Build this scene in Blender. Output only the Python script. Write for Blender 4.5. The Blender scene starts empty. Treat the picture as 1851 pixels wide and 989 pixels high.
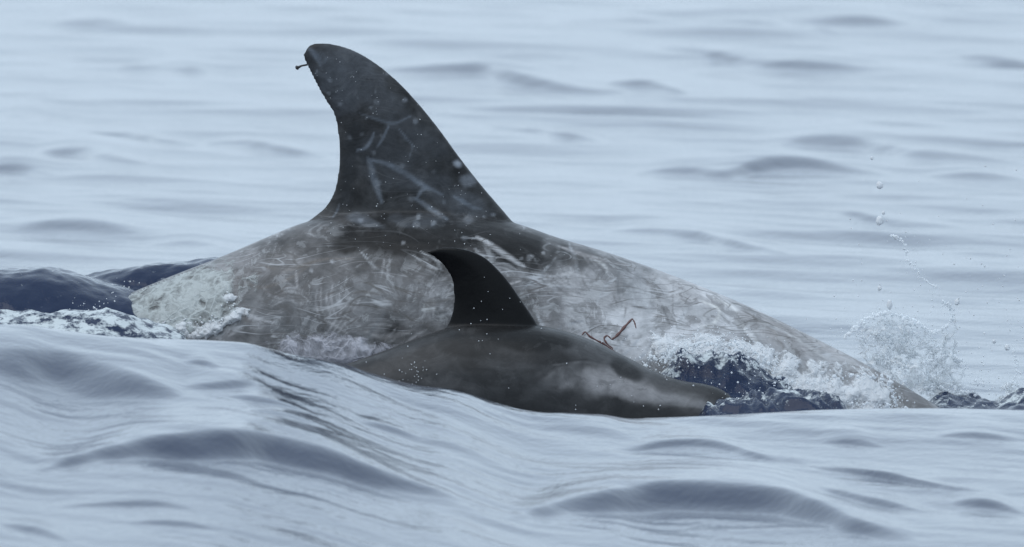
import bpy, bmesh, math, random
import numpy as np
from mathutils import Vector
from mathutils.bvhtree import BVHTree

rng = np.random.default_rng(11)
random.seed(4)
scene = bpy.context.scene
col = scene.collection

# ------------------------------------------------------------------ camera
W, H = 1851.0, 989.0
MPP = 0.00125                      # metres per photo pixel at the dolphins (fin about 0.4 m tall)
CAM = np.array([0.0, -30.0, 1.85]) # low deck of a boat, 30 m off
AIM = np.array([0.0, 0.0, (740 - 494.5) * MPP])
fwd = AIM - CAM; DIST = np.linalg.norm(fwd); fwd /= DIST
right = np.array([1.0, 0, 0]); up = np.cross(right, fwd)
cd = bpy.data.cameras.new('camera')
cam = bpy.data.objects.new('camera', cd); col.objects.link(cam)
cam.location = CAM
cam.rotation_euler = Vector(fwd).to_track_quat('-Z', 'Y').to_euler()
cd.sensor_width = 36.0
cd.lens = 36.0 * DIST / (W * MPP)
cd.clip_start = 0.5; cd.clip_end = 9000
cd.dof.use_dof = True
cd.dof.focus_distance = DIST + 0.05
cd.dof.aperture_fstop = 14.0
scene.camera = cam

# ------------------------------------------------------------------ light
SUN_EL, SUN_AZ = 60.0, 236.0       # azimuth clockwise from +Y
world = bpy.data.worlds.new('World'); scene.world = world
world.use_nodes = True
wn, wl = world.node_tree.nodes, world.node_tree.links
wn.clear()
sky = wn.new('ShaderNodeTexSky'); sky.sky_type = 'NISHITA'; sky.sun_disc = False
sky.sun_elevation = math.radians(SUN_EL); sky.sun_rotation = math.radians(SUN_AZ)
sky.air_density = 1.0; sky.dust_density = 2.5; sky.ozone_density = 1.0
mixw = wn.new('ShaderNodeMix'); mixw.data_type = 'RGBA'
mixw.inputs[0].default_value = 0.88          # thin cloud layer over the blue
mixw.inputs[7].default_value = (6.15, 7.5, 8.95, 1)
bg = wn.new('ShaderNodeBackground'); bg.inputs[1].default_value = 0.10
wo = wn.new('ShaderNodeOutputWorld')
wl.new(sky.outputs[0], mixw.inputs[6]); wl.new(mixw.outputs[2], bg.inputs[0]); wl.new(bg.outputs[0], wo.inputs[0])

sl = bpy.data.lights.new('sun', 'SUN'); sl.energy = 0.8; sl.angle = math.radians(60); sl.color = (1, .99, .975)
so = bpy.data.objects.new('sun', sl); col.objects.link(so)
az, el = math.radians(SUN_AZ), math.radians(SUN_EL)
sdir = Vector((math.sin(az) * math.cos(el), math.cos(az) * math.cos(el), math.sin(el)))
so.rotation_euler = sdir.to_track_quat('Z', 'Y').to_euler()
vs = scene.view_settings
vs.view_transform = 'Standard'; vs.look = 'None'; vs.exposure = 0.42; vs.gamma = 1.0

# ------------------------------------------------------------------ helpers
def ray(px, py):
    x = (np.asarray(px, float) - W / 2) * MPP / DIST
    y = (H / 2 - np.asarray(py, float)) * MPP / DIST
    return fwd + x[..., None] * right + y[..., None] * up

def P(px, py, Y):
    """the point seen at a photo pixel, at depth y = Y"""
    d = ray(px, py)
    t = (np.asarray(Y, float) - CAM[1]) / d[..., 1]
    return CAM + d * t[..., None]

def smooth(a, b, x):
    t = np.clip((x - a) / (b - a), 0, 1)
    return t * t * (3 - 2 * t)

def cubic(xk, yk, x):
    """monotone-ish natural interpolation (Catmull-Rom over knots)"""
    xk = np.asarray(xk, float); yk = np.asarray(yk, float); x = np.asarray(x, float)
    m = np.gradient(yk, xk)
    i = np.clip(np.searchsorted(xk, x) - 1, 0, len(xk) - 2)
    h = xk[i + 1] - xk[i]; t = np.clip((x - xk[i]) / h, 0, 1)
    return ((2*t**3 - 3*t**2 + 1) * yk[i] + (t**3 - 2*t**2 + t) * h * m[i]
            + (-2*t**3 + 3*t**2) * yk[i + 1] + (t**3 - t**2) * h * m[i + 1])

_perm = np.random.default_rng(5).permutation(512)
_perm = np.concatenate([_perm, _perm]) % 512
_perm = np.concatenate([_perm, _perm])
_g = np.random.default_rng(6).normal(size=(512, 3)); _g /= np.linalg.norm(_g, axis=1)[:, None]
def perlin(x, y, z):
    x = np.asarray(x, float); y = np.asarray(y, float) + 0 * x; z = np.asarray(z, float) + 0 * x
    xi, yi, zi = [np.floor(v).astype(int) for v in (x, y, z)]
    xf, yf, zf = x - xi, y - yi, z - zi
    f = lambda t: t*t*t*(t*(t*6 - 15) + 10)
    u, v, w = f(xf), f(yf), f(zf)
    def gr(dx, dy, dz):
        h = _perm[_perm[_perm[(xi + dx) & 511] + ((yi + dy) & 511)] + ((zi + dz) & 511)]
        g = _g[h]
        return g[..., 0]*(xf - dx) + g[..., 1]*(yf - dy) + g[..., 2]*(zf - dz)
    l = lambda a, b, t: a + t*(b - a)
    return 1.5 * l(l(l(gr(0,0,0), gr(1,0,0), u), l(gr(0,1,0), gr(1,1,0), u), v),
                   l(l(gr(0,0,1), gr(1,0,1), u), l(gr(0,1,1), gr(1,1,1), u), v), w)
def fbm(x, y, z, oct=4, gain=.5):
    s = 0; a = 1.0
    for k in range(oct):
        s = s + a * perlin(x * 2**k + 17*k, y * 2**k + 5*k, z * 2**k + 9*k); a *= gain
    return s

def mesh_from(name, verts, faces, smooth_shade=True):
    me = bpy.data.meshes.new(name)
    verts = np.asarray(verts, np.float32); faces = np.asarray(faces, np.int32)
    n = faces.shape[1]
    me.vertices.add(len(verts)); me.vertices.foreach_set('co', verts.ravel())
    me.loops.add(faces.size); me.loops.foreach_set('vertex_index', faces.ravel())
    me.polygons.add(len(faces)); me.polygons.foreach_set('loop_start', np.arange(0, faces.size, n, dtype=np.int32))
    me.update(calc_edges=True); me.validate()
    if smooth_shade: me.polygons.foreach_set('use_smooth', np.ones(len(me.polygons), bool))
    return me

def link(name, me, mat, parent=None, **props):
    o = bpy.data.objects.new(name, me); col.objects.link(o)
    if mat: me.materials.clear(); me.materials.append(mat)
    if parent: o.parent = parent
    for k, v in props.items(): o[k] = v
    return o

def grid_faces(ni, nj, wrap_j=False):
    i, j = np.meshgrid(np.arange(ni - 1), np.arange(nj if wrap_j else nj - 1), indexing='ij')
    j2 = (j + 1) % nj
    return np.stack([i*nj + j, (i + 1)*nj + j, (i + 1)*nj + j2, i*nj + j2], -1).reshape(-1, 4)

def remesh(verts_faces, voxel, smooth_iter=4):
    """union of closed shells -> one continuous skin"""
    bm = bmesh.new()
    for v, f in verts_faces:
        bv = [bm.verts.new(p) for p in v]
        for q in f:
            q = [bv[k] for k in dict.fromkeys(int(a) for a in q)]
            if len(q) > 2:
                try: bm.faces.new(q)
                except ValueError: pass
    bmesh.ops.recalc_face_normals(bm, faces=bm.faces)
    me = bpy.data.meshes.new('tmp'); bm.to_mesh(me); bm.free()
    o = bpy.data.objects.new('tmp', me); col.objects.link(o)
    m = o.modifiers.new('r', 'REMESH'); m.mode = 'VOXEL'; m.voxel_size = voxel; m.use_smooth_shade = True
    if smooth_iter:
        s = o.modifiers.new('s', 'SMOOTH'); s.factor = .5; s.iterations = smooth_iter
    dg = bpy.context.evaluated_depsgraph_get(); dg.update()
    out = bpy.data.meshes.new_from_object(o.evaluated_get(dg))
    bpy.data.objects.remove(o); bpy.data.meshes.remove(me)
    return out

def coords(me):
    a = np.empty(len(me.vertices) * 3, np.float32); me.vertices.foreach_get('co', a)
    return a.reshape(-1, 3).astype(float)

def set_color(me, name, rgb):
    at = me.color_attributes.new(name, 'FLOAT_COLOR', 'POINT')
    a = np.ones((len(me.vertices), 4), np.float32); a[:, :3] = rgb
    at.data.foreach_set('color', a.ravel())

def set_float(me, name, v):
    at = me.attributes.new(name, 'FLOAT', 'POINT'); at.data.foreach_set('value', np.asarray(v, np.float32))

class NT:
    """tiny node-tree helper"""
    def __init__(self, name):
        self.m = bpy.data.materials.new(name); self.m.use_nodes = True
        self.t = self.m.node_tree; self.t.nodes.clear()
        self.out = self.t.nodes.new('ShaderNodeOutputMaterial')
    def n(self, typ, ins=None, **at):
        x = self.t.nodes.new('ShaderNode' + typ)
        for k, v in at.items(): setattr(x, k, v)
        for k, v in (ins or {}).items():
            s = x.inputs[k]
            if isinstance(v, bpy.types.NodeSocket): self.t.links.new(v, s)
            else: s.default_value = v
        return x
    def math(self, op, a, b=0.0, clamp=False):
        return self.n('Math', {0: a, 1: b}, operation=op, use_clamp=clamp).outputs[0]
    def mix(self, f, a, b, blend='MIX'):
        return self.n('Mix', {0: f, 6: a, 7: b}, data_type='RGBA', blend_type=blend).outputs[2]
    def ramp(self, f, a, b):
        return self.n('MapRange', {0: f, 1: a, 2: b}).outputs[0]
    def noise(self, vec, scale, detail=3, rough=.5):
        return self.n('TexNoise', {'Vector': vec, 'Scale': scale, 'Detail': detail, 'Roughness': rough}).outputs[0]
    def obj(self, scale=(1, 1, 1), rot=(0, 0, 0)):
        c = self.n('TexCoord').outputs['Object']
        return self.n('Mapping', {0: c, 2: rot, 3: scale}).outputs[0]

# ------------------------------------------------------------------ materials
def sea_material():
    k = NT('sea_water')
    foam = k.n('Attribute', attribute_name='foam').outputs['Fac']
    churn = k.n('Attribute', attribute_name='churn').outputs['Fac']
    o = k.obj()
    n1 = k.noise(k.obj((9, 4.5, 1), (0, 0, .6)), 1.0, 4, .55)
    n2 = k.noise(k.obj((34, 20, 1), (0, 0, .5)), 1.0, 3, .5)
    n3 = k.noise(o, 70, 3, .6)
    n5 = k.noise(k.obj((70, 44, 1), (0, 0, .45)), 1.0, 2, .5)
    hgt = k.math('ADD', k.math('MULTIPLY', n1, .0015), k.math('ADD', k.math('MULTIPLY', n2, .0014), k.math('MULTIPLY', n5, .0006)))
    hgt = k.math('ADD', hgt, k.math('MULTIPLY', k.math('MULTIPLY', n3, churn), .003))
    bump = k.n('Bump', {'Height': hgt, 'Strength': 1.0, 'Distance': 1.0}).outputs[0]
    fm = k.math('MULTIPLY', k.ramp(k.math('ADD', k.noise(k.obj((30, 22, 40)), 1.0, 6, .66), k.math('MULTIPLY', foam, .5)), .69, .80), k.ramp(foam, .02, .12), True)
    water = k.n('BsdfPrincipled', {'Base Color': (.006, .0155, .046, 1), 'Roughness': .09, 'IOR': 1.333, 'Normal': bump})
    white = k.n('BsdfPrincipled', {'Base Color': (.50, .54, .55, 1), 'Roughness': .35, 'IOR': 1.33, 'Normal': bump})
    mx = k.n('MixShader', {0: fm, 1: water.outputs[0], 2: white.outputs[0]})
    k.t.links.new(mx.outputs[0], k.out.inputs[0])
    return k.m

def skin_material(name, mottle, rough, spec, scars=False, blot=((.085, .080, .078, 1), .45, (.46, .47, .48, 1), .32)):
    k = NT(name)
    c = k.n('Attribute', attribute_name='skin').outputs['Color']
    o = k.obj()
    a = k.noise(o, 26, 6, .65)
    wv = k.n('VectorMath', {0: k.n('TexNoise', {'Vector': o, 'Scale': 9, 'Detail': 2}).outputs[1], 3: .16}, operation='SCALE').outputs[0]
    wo_ = k.n('VectorMath', {0: o, 1: wv}, operation='ADD').outputs[0]
    b = k.noise(k.n('Mapping', {0: wo_, 2: (0, .45, 0), 3: (16, 30, 75)}).outputs[0], 1.0, 4, .65)
    d = k.noise(k.n('Mapping', {0: wo_, 2: (0, -.9, 0), 3: (20, 30, 90)}).outputs[0], 1.0, 4, .65)
    f = k.math('ADD', k.math('MULTIPLY', k.ramp(a, .3, .7), .5), k.math('MULTIPLY', k.ramp(b, .3, .7), .28))
    f = k.math('ADD', f, k.math('MULTIPLY', k.ramp(d, .3, .7), .22))
    f = k.math('ADD', k.math('MULTIPLY', k.math('SUBTRACT', f, .5), mottle), 1.0)
    cc = k.n('VectorMath', {0: c, 3: f}, operation='SCALE').outputs[0]
    sm = k.n('Attribute', attribute_name='scar').outputs['Fac']
    b1 = k.ramp(k.noise(wo_, 15, 8, .68), .53, .58); b2 = k.ramp(k.noise(k.n('Mapping', {0: wo_, 1: (4, 2, 7)}).outputs[0], 19, 8, .7), .55, .60)
    cc = k.mix(k.math('MULTIPLY', k.math('MULTIPLY', b1, sm), blot[1]), cc, blot[0])
    cc = k.mix(k.math('MULTIPLY', k.math('MULTIPLY', b2, sm), blot[3]), cc, blot[2])
    if scars:          # thin curving tooth rakes, pale and dark, on top of the pigment
        wv2 = k.n('VectorMath', {0: k.n('TexNoise', {'Vector': o, 'Scale': 5, 'Detail': 1}).outputs[1], 3: .10}, operation='SCALE').outputs[0]
        wl_ = k.n('VectorMath', {0: o, 1: wv2}, operation='ADD').outputs[0]
        for ang, sc3, cl, st in [(.35, (3, 8, 42), (.46, .47, .49, 1), .6), (-.5, (3.5, 8, 46), (.08, .075, .07, 1), .65), (1.1, (4, 8, 40), (.09, .085, .08, 1), .6), (.75, (4, 8, 50), (.50, .51, .53, 1), .5), (-1.0, (3, 8, 38), (.09, .08, .075, 1), .65), (.1, (3, 8, 55), (.10, .09, .08, 1), .6), (-.25, (2.5, 8, 60), (.08, .075, .07, 1), .6)]:
            nn = k.noise(k.n('Mapping', {0: wl_, 1: (ang*7, 3, 1), 2: (0, ang, 0), 3: sc3}).outputs[0], 1.0, 0.0, .5)
            ln = k.math('SUBTRACT', 1.0, k.ramp(k.math('ABSOLUTE', k.math('SUBTRACT', nn, .5)), .005, .017))
            mk = k.ramp(k.noise(k.n('Mapping', {0: o, 1: (ang*11, 5, 2)}).outputs[0], 9, 2), .50, .62)
            cc = k.mix(k.math('MULTIPLY', k.math('MULTIPLY', ln, mk), k.math('MULTIPLY', sm, st)), cc, cl)
    bump = k.n('Bump', {'Height': k.math('ADD', k.math('MULTIPLY', a, .0016), k.math('MULTIPLY', k.noise(o, 120, 2), .0004)), 'Distance': 1.0, 'Strength': .8}).outputs[0]
    r = k.math('ADD', k.math('MULTIPLY', k.noise(o, 14, 4), .2), rough - .1)
    s = k.n('BsdfPrincipled', {'Base Color': cc, 'Roughness': r, 'IOR': 1.33, 'Specular IOR Level': spec, 'Normal': bump,
                               'Coat Weight': .16, 'Coat Roughness': .22, 'Coat IOR': 1.33})
    k.t.links.new(s.outputs[0], k.out.inputs[0])
    return k.m

def foam_material(name, colr, trans, rough, bumpy=.004):
    k = NT(name)
    o = k.obj()
    n = k.noise(o, 60, 5, .65)
    cc = k.mix(k.ramp(k.noise(o, 30, 4, .6), .35, .65), tuple(v * .80 for v in colr[:3]) + (1,), colr)
    bump = k.n('Bump', {'Height': k.math('MULTIPLY', n, bumpy), 'Distance': 1.0, 'Strength': 1.0}).outputs[0]
    s = k.n('BsdfPrincipled', {'Base Color': cc, 'Roughness': rough, 'IOR': 1.333, 'Normal': bump, 'Transmission Weight': trans})
    k.t.links.new(s.outputs[0], k.out.inputs[0])
    return k.m

M_SEA = sea_material()
M_SKIN = skin_material('scarred_grey_skin', 1.1, .38, .16, True)
M_CALF = skin_material('dark_calf_skin', .8, .32, .16, False, ((.018, .018, .019, 1), .26, (.12, .12, .122, 1), .12))
M_FOAM = foam_material('white_foam', (.84, .86, .88, 1), .0, .4)
def spray_material():
    k = NT('bright_spray')
    a = k.n('BsdfPrincipled', {'Base Color': (.93, .95, .97, 1), 'Roughness': .2, 'IOR': 1.33})
    b = k.n('BsdfTranslucent', {'Color': (.95, .97, .98, 1)})
    m = k.n('MixShader', {0: .6, 1: a.outputs[0], 2: b.outputs[0]})
    k.t.links.new(m.outputs[0], k.out.inputs[0])
    return k.m
M_SPRAY = spray_material()
M_FILM = foam_material('aerated_water', (.27, .30, .30, 1), .15, .34, .006)
def lace_material(name, colr, vor=55, ns=34, thin=.35):
    k = NT(name)
    o = k.obj()
    dens = k.n('Attribute', attribute_name='dens').outputs['Fac']
    wv = k.n('VectorMath', {0: k.n('TexNoise', {'Vector': o, 'Scale': 30, 'Detail': 3}).outputs[1], 3: .045}, operation='SCALE').outputs[0]
    w = k.n('VectorMath', {0: o, 1: wv}, operation='ADD').outputs[0]
    ed = k.n('TexVoronoi', {'Vector': w, 'Scale': vor}, feature='DISTANCE_TO_EDGE').outputs['Distance']
    lace = k.math('SUBTRACT', 1.0, k.ramp(ed, .0, .16))
    n = k.noise(w, ns, 6, .68)
    v = k.math('ADD', k.math('MULTIPLY', dens, 1.25), k.math('MULTIPLY', k.math('SUBTRACT', n, .5), 2.2))
    v = k.math('ADD', v, k.math('MULTIPLY', lace, .38))
    al = k.n('MapRange', {0: v, 1: .62, 2: .62 + thin, 3: 0.0, 4: 1.0}).outputs[0]
    bump = k.n('Bump', {'Height': k.math('MULTIPLY', k.math('ADD', n, k.math('MULTIPLY', lace, .3)), .005), 'Distance': 1.0, 'Strength': 1.0}).outputs[0]
    a = k.n('BsdfPrincipled', {'Base Color': colr, 'Roughness': .22, 'IOR': 1.33, 'Normal': bump})
    b = k.n('BsdfTranslucent', {'Color': colr, 'Normal': bump})
    m = k.n('MixShader', {0: .42, 1: a.outputs[0], 2: b.outputs[0]})
    t = k.n('BsdfTransparent')
    f = k.n('MixShader', {0: al, 1: t.outputs[0], 2: m.outputs[0]})
    k.t.links.new(f.outputs[0], k.out.inputs[0])
    return k.m
M_LACE = lace_material('torn_white_water', (.90, .92, .94, 1))
M_SHEET = lace_material('torn_splash_sheet', (.92, .94, .95, 1), 30, 17, .45)
M_CURL = lace_material('curling_white_water', (.90, .92, .94, 1), 32, 17, .5)
M_THIN = lace_material('thin_running_water', (.66, .70, .69, 1), 34, 18, .8)
M_WASH = lace_material('soft_wash', (.66, .66, .72, 1), 30, 26, .9)
M_DROP = foam_material('water_drop_surface', (.93, .95, .97, 1), .35, .05, .0)

def plain(name, colr, rough):
    k = NT(name)
    n = k.noise(k.obj(), 150, 3)
    s = k.n('BsdfPrincipled', {'Base Color': k.mix(n, tuple(v * .6 for v in colr) + (1,), tuple(v * 1.3 for v in colr) + (1,)), 'Roughness': rough})
    k.t.links.new(s.outputs[0], k.out.inputs[0])
    return k.m
M_WOUND = plain('dried_red_wound', (.11, .05, .045), .5)
M_BARN = plain('dark_barnacle', (.02, .02, .022), .4)

# ------------------------------------------------------------------ sea
Z0 = -0.035
crest = np.array([(-900,640),(-400,602),(0,586),(60,588),(100,595),(180,606),(250,611),(380,615),(450,620),(540,643),(610,654),
                  (680,677),(740,694),(830,706),(900,729),(960,744),(1060,748),(1100,750),(1130,757),(1250,753),
                  (1330,749),(1480,741),(1600,738),(1700,738),(1790,740),(1851,742),(2300,745),(2900,760)], float)
CY_L, CY_R = -3.3, -2.9
def crest_y(x): return CY_L + (CY_R - CY_L) * smooth(-1.2, .4, x)
_cx = (crest[:, 0] - W/2) * MPP
_cp = P(crest[:, 0], crest[:, 1], crest_y(_cx))

# water standing up against the animals: top line (photo px), depth, back/front run, level of churn, foam
MOUNDS = [
    # dark wall of water where the tail stock goes under
    dict(l=[(-500,520),(-200,500),(0,489),(50,486),(100,488),(150,500),(200,516),(260,530),(330,560),(420,640)], Y=.50, b=1.1, f=.34, ch=.26, fo=.10),
    # frothy shelf of water in front of it
    dict(l=[(-500,590),(-250,575),(0,564),(100,563),(180,556),(240,570),(310,596),(380,650)], Y=.10, b=.10, f=.35, ch=.5, fo=.52, flat=1),
    # thin dark ridge behind the back on the left
    dict(l=[(30,560),(100,520),(170,497),(220,487),(280,479),(340,474),(400,468),(440,480),(480,540)], Y=.72, b=.9, f=.24, ch=.28, fo=.10),
    # churned dark water between the calf's head and the large dolphin
    dict(l=[(1130,742),(1180,690),(1215,660),(1260,648),(1310,640),(1350,652),(1390,675),(1430,700),(1480,742)], Y=.16, b=.10, f=.17, ch=1.2, fo=.42),
    # ribbed wavelet ahead of the calf
    dict(l=[(1235,760),(1265,745),(1310,728),(1360,716),(1420,708),(1470,710),(1510,722),(1560,742)], Y=-.22, b=.10, f=.18, ch=.75, fo=.40, rib=.009),
    # right hand edge of the splash
    dict(l=[(1650,745),(1690,722),(1720,716),(1760,720),(1800,728),(1840,742)], Y=.62, b=.12, f=.18, ch=1., fo=.15),
    dict(l=[(1770,748),(1800,732),(1830,716),(1860,704),(1900,700),(1990,745)], Y=.55, b=.2, f=.25, ch=.8, fo=.5),
]
for m in MOUNDS:
    a = np.array(m['l'], float); m['p'] = P(a[:, 0], a[:, 1], m['Y'])

def base_height(x, y):
    z = np.full_like(x, Z0)
    F = cubic(_cp[:, 0], _cp[:, 2], np.clip(x, _cp[0, 0], _cp[-1, 0])) - Z0
    d = y - crest_y(x)
    run = 9.0 + .8 * np.sin(x * 1.3)
    g = np.where(d > 0, np.exp(-(d / 1.1)**2), np.exp(-(np.sqrt(d*d + .0225) - .15) / run)*.91 + .09*np.exp(-(np.sqrt(d*d + .0225) - .15)/.9))
    g = np.where(d < -7, g * np.exp(-((d + 7) / 6)**2), g)
    fade = np.exp(-(np.maximum(np.abs(x) - 1.7, 0) / 1.2)**2)
    return z + F * g * fade

def mound_fields(x, y, z):
    ch = np.zeros_like(x); fo = np.zeros_like(x)
    for m in MOUNDS:
        p = m['p']; lo, hi = p[0, 0], p[-1, 0]
        sel = (x > lo) & (x < hi) & (np.abs(y - m['Y']) < 1.2)
        if not sel.any(): continue
        xs, ys = x[sel], y[sel]
        ed = smooth(lo, lo + .06, xs) * (1 - smooth(hi - .06, hi, xs))
        top = cubic(p[:, 0], p[:, 2], xs) - Z0
        d = ys - m['Y']
        g = np.where(d > 0, np.exp(-(d / m['b'])**2), np.exp(-(np.abs(d) / m['f'])**2.4))
        t = perlin(xs * 14, ys * 14, 3.1) * .020 + perlin(xs * 34, ys * 30, 7.7) * .013 + np.abs(perlin(xs * 60, ys * 50, 1.3)) * .006
        if 'rib' in m: t = t + m['rib']*np.sin(2*math.pi*((xs*.8 + ys*.55)/.042 + 1.2*perlin(xs*9, ys*9, 4.4)))/m['ch']
        h = Z0 + top * g * ed * (1 + .10*(m['ch'] > .9)*perlin(xs*11, ys*5, 6.6)) + t * m['ch'] * g * ed
        zz = z[sel]; k = .012
        mx = np.maximum(zz, h) + np.log1p(np.exp(-np.abs(zz - h) / k)) * k - k * .69 * np.exp(-np.abs(zz - h) / k)
        z[sel] = mx
        ch[sel] = np.maximum(ch[sel], g * ed * m['ch']); fo[sel] = np.maximum(fo[sel], (g if 'flat' in m else smooth(.55, .98, g)) * ed * m['fo'])
    return z, ch, fo

# wind ripples: crests run towards the camera on the right
NW = 150
lam = np.exp(rng.uniform(math.log(.11), math.log(2.6), NW))
th = math.radians(50) + rng.normal(0, math.radians(20), NW)
kx, ky = 2*math.pi/lam*np.sin(th), 2*math.pi/lam*np.cos(th)
ph = rng.uniform(0, 2*math.pi, NW)
slope = .0085 * np.where(lam < .3, .62, np.where(lam > 1.2, .75, 1.0))
amp = slope * lam / (2*math.pi) * rng.uniform(.5, 1.5, NW)

def ripples(x, y, sx, sy):
    z = np.zeros_like(x)
    fl = (1 - .12*smooth(1.5, 5, y)) * (1 - .74*(1 - smooth(-3.0, -1.2, y)))
    fs = (1 - .45*smooth(1.5, 5, y)) * (1 - .10*(1 - smooth(-3.0, -1.2, y)))
    for i in range(NW):
        res = np.maximum(sx * abs(math.sin(th[i])), sy * abs(math.cos(th[i]))) / lam[i]
        a = amp[i] * (1 - smooth(.2, .45, res))
        z += (fs if lam[i] < .36 else fl) * a * np.sin(kx[i]*x + ky[i]*y + ph[i])
    return z

def hit(px, py):
    """march the pixel's ray to the undisturbed sea"""
    d = ray(px, py); t0 = 20.0; t = np.full(np.shape(px), 0.0) + 18.0
    for _ in range(1000):
        p = CAM + d * t[..., None]
        above = p[..., 2] > base_height(p[..., 0], p[..., 1])
        if not above.any(): break
        t = t + np.where(above, .04, 0)
    return CAM + d * t[..., None]

# single wavelets one can pick out: (top edge in photo px ..., thickness px, facing slope)
WAVELETS = [
    ([(60,838),(150,822),(230,815),(330,818),(430,823),(500,824),(560,838),(640,858),(740,885),(830,908)], 52, .30),
    ([(-60,632),(40,632),(110,638),(180,660),(260,690),(330,712)], 56, .20),
    ([(920,935),(1000,920),(1080,912),(1180,905),(1300,904),(1400,915),(1480,935),(1560,955),(1660,972)], 60, .28),
    ([(330,655),(360,656),(400,668)], 8, .20),
    ([(330,697),(400,700),(480,703)], 14, .16),
    ([(410,720),(480,735),(560,755)], 12, .18),
    ([(1110,805),(1200,803),(1290,803),(1380,828),(1420,836)], 14, .20),
    ([(1435,832),(1480,842),(1540,852),(1600,860),(1680,875),(1780,892)], 12, .36),
    ([(1460,882),(1520,893),(1600,905),(1700,930)], 16, .18),
    ([(1480,790),(1530,790),(1600,800)], 12, .14),
    ([(1690,785),(1760,785),(1851,795)], 14, .16),
    ([(1720,905),(1790,912),(1851,928)], 16, .18),
    ([(100,905),(190,905),(280,908),(360,925)], 10, .15),
    ([(0,940),(60,955),(130,980)], 12, .2),
    ([(230,940),(300,945),(400,960)], 10, .15),
    ([(430,760),(520,772),(600,790)], 12, .15),
    ([(640,760),(700,772),(760,790)], 9, .14),
    # beyond the dolphins
    ([(150,246),(220,248),(290,258),(340,265)], 16, .24),
    ([(385,262),(430,258),(480,268),(550,280),(590,290)], 18, .24),
    ([(70,282),(130,276),(190,290),(230,298)], 24, .2),
    ([(-40,306),(20,302),(70,316)], 16, .22),
    ([(240,126),(310,124),(380,138)], 16, .18),
    ([(720,130),(800,132),(870,136),(940,150),(1030,162),(1110,165)], 24, .24),
    ([(1120,155),(1170,158),(1220,170)], 16, .22),
    ([(1200,90),(1260,98),(1340,112),(1440,120),(1560,130)], 18, .2),
    ([(1000,0),(1080,0),(1150,15),(1220,30)], 14, .2),
    ([(1270,42),(1350,40),(1430,50),(1500,66)], 14, .16),
    ([(1420,0),(1520,6),(1600,20),(1680,36)], 22, .2),
    ([(1160,312),(1240,308),(1310,314),(1380,306),(1450,306),(1520,312),(1590,322)], 22, .26),
    ([(1400,265),(1480,250),(1540,255),(1640,275),(1750,285),(1851,295)], 26, .16),
    ([(1130,415),(1180,418),(1250,430),(1320,448),(1390,470)], 22, .22),
    ([(900,228),(960,238),(1040,250),(1110,262)], 14, .2),
    ([(1420,375),(1500,382),(1600,400),(1700,405)], 14, .16),
    ([(1700,320),(1760,322),(1820,328)], 16, .16),
    ([(-20,210),(30,208),(80,220)], 20, .18),
    ([(60,412),(140,412),(220,422)], 18, .14),
    ([(295,442),(340,440),(390,452)], 14, .15),
    ([(560,15),(640,12),(720,24)], 14, .14),
    ([(120,36),(180,34),(240,44)], 12, .14),
    ([(1730,100),(1790,110),(1851,118)], 16, .14),
    ([(1690,455),(1760,460),(1851,470)], 16, .14),
]
def build_wavelets():
    out = []
    for pts, th_px, s in WAVELETS:
        a = np.array(pts, float)
        top = hit(a[:, 0], a[:, 1])
        o = np.argsort(top[:, 0]); top = top[o]
        D = (top[:, 1].mean() - CAM[1])
        if top[:, 1].mean() > .8:
            s *= .52; top[0, 0] -= .06; top[-1, 0] += .06
        view = (CAM[2] - top[:, 2].mean()) / D
        run = th_px * MPP * D / 30.0 / (view + s * .6)     # ground length of the face
        out.append((top, run, s))
    return out
WV = build_wavelets()
def wavelet_height(x, y):
    z = np.zeros_like(x)
    for top, run, s in WV:
        x0, x1 = top[0, 0], top[-1, 0]
        sel = (x > x0 - .05) & (x < x1 + .05) & (y > top[:, 1].min() - 4*run) & (y < top[:, 1].max() + 8*run)
        if not sel.any(): continue
        xs, ys = x[sel], y[sel]
        yc = cubic(top[:, 0], top[:, 1], np.clip(xs, x0, x1)) + perlin(xs * 5, 0 * xs, 2.2) * run * .25
        u = (xs - x0) / (x1 - x0)
        env = np.clip(np.sin(np.pi * np.clip(u, 0, 1)), 0, 1)**.65
        r = run * (.35 + .65 * env)
        d = (ys - yc) / r
        A = s * r * .62
        front = .5 + .5 * np.cos(np.pi * np.clip(-d, 0, 1))
        back = np.exp(-(np.maximum(d, 0) / 3.0)**2)
        z[sel] += A * env * np.where(d < 0, front, back)
    return z

def axis(segments, far):
    """segments: (start, stop, step); grows geometrically outside"""
    pts = []
    for a, b, s in segments: pts += list(np.arange(a, b - s * .5, s))
    pts.append(segments[-1][1])
    lo, hi = [], []
    s, v = segments[0][2], pts[0]
    while v > -far: s *= 1.22; v -= s; lo.append(v)
    s, v = segments[-1][2], pts[-1]
    while v < far: s *= 1.22; v += s; hi.append(v)
    return np.array(lo[::-1] + pts + hi)

gx = axis([(-2.0, -1.2, .018), (-1.2, -.55, .008), (-.55, .25, .010), (.25, 1.2, .007), (1.2, 2.0, .018)], 3000)
gy = axis([(-12, -9.5, .03), (-9.5, -2.0, .0175), (-2.0, -.5, .022), (-.5, .85, .0075), (.85, 4, .022), (4, 12, .034), (12, 24, .05), (24, 40, .09)], 3000)
X, Y = np.meshgrid(gx, gy, indexing='ij')
SX, SY = np.meshgrid(np.gradient(gx), np.gradient(gy), indexing='ij')
x, y = X.ravel(), Y.ravel()
z = base_height(x, y)
near = np.exp(-((y - .25) / .6)**2) * np.exp(-(np.maximum(np.abs(x) - 1.0, 0) / .4)**2)
z += ripples(x, y, SX.ravel(), SY.ravel()) * (1 - .45 * near)
z += wavelet_height(x, y)
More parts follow.
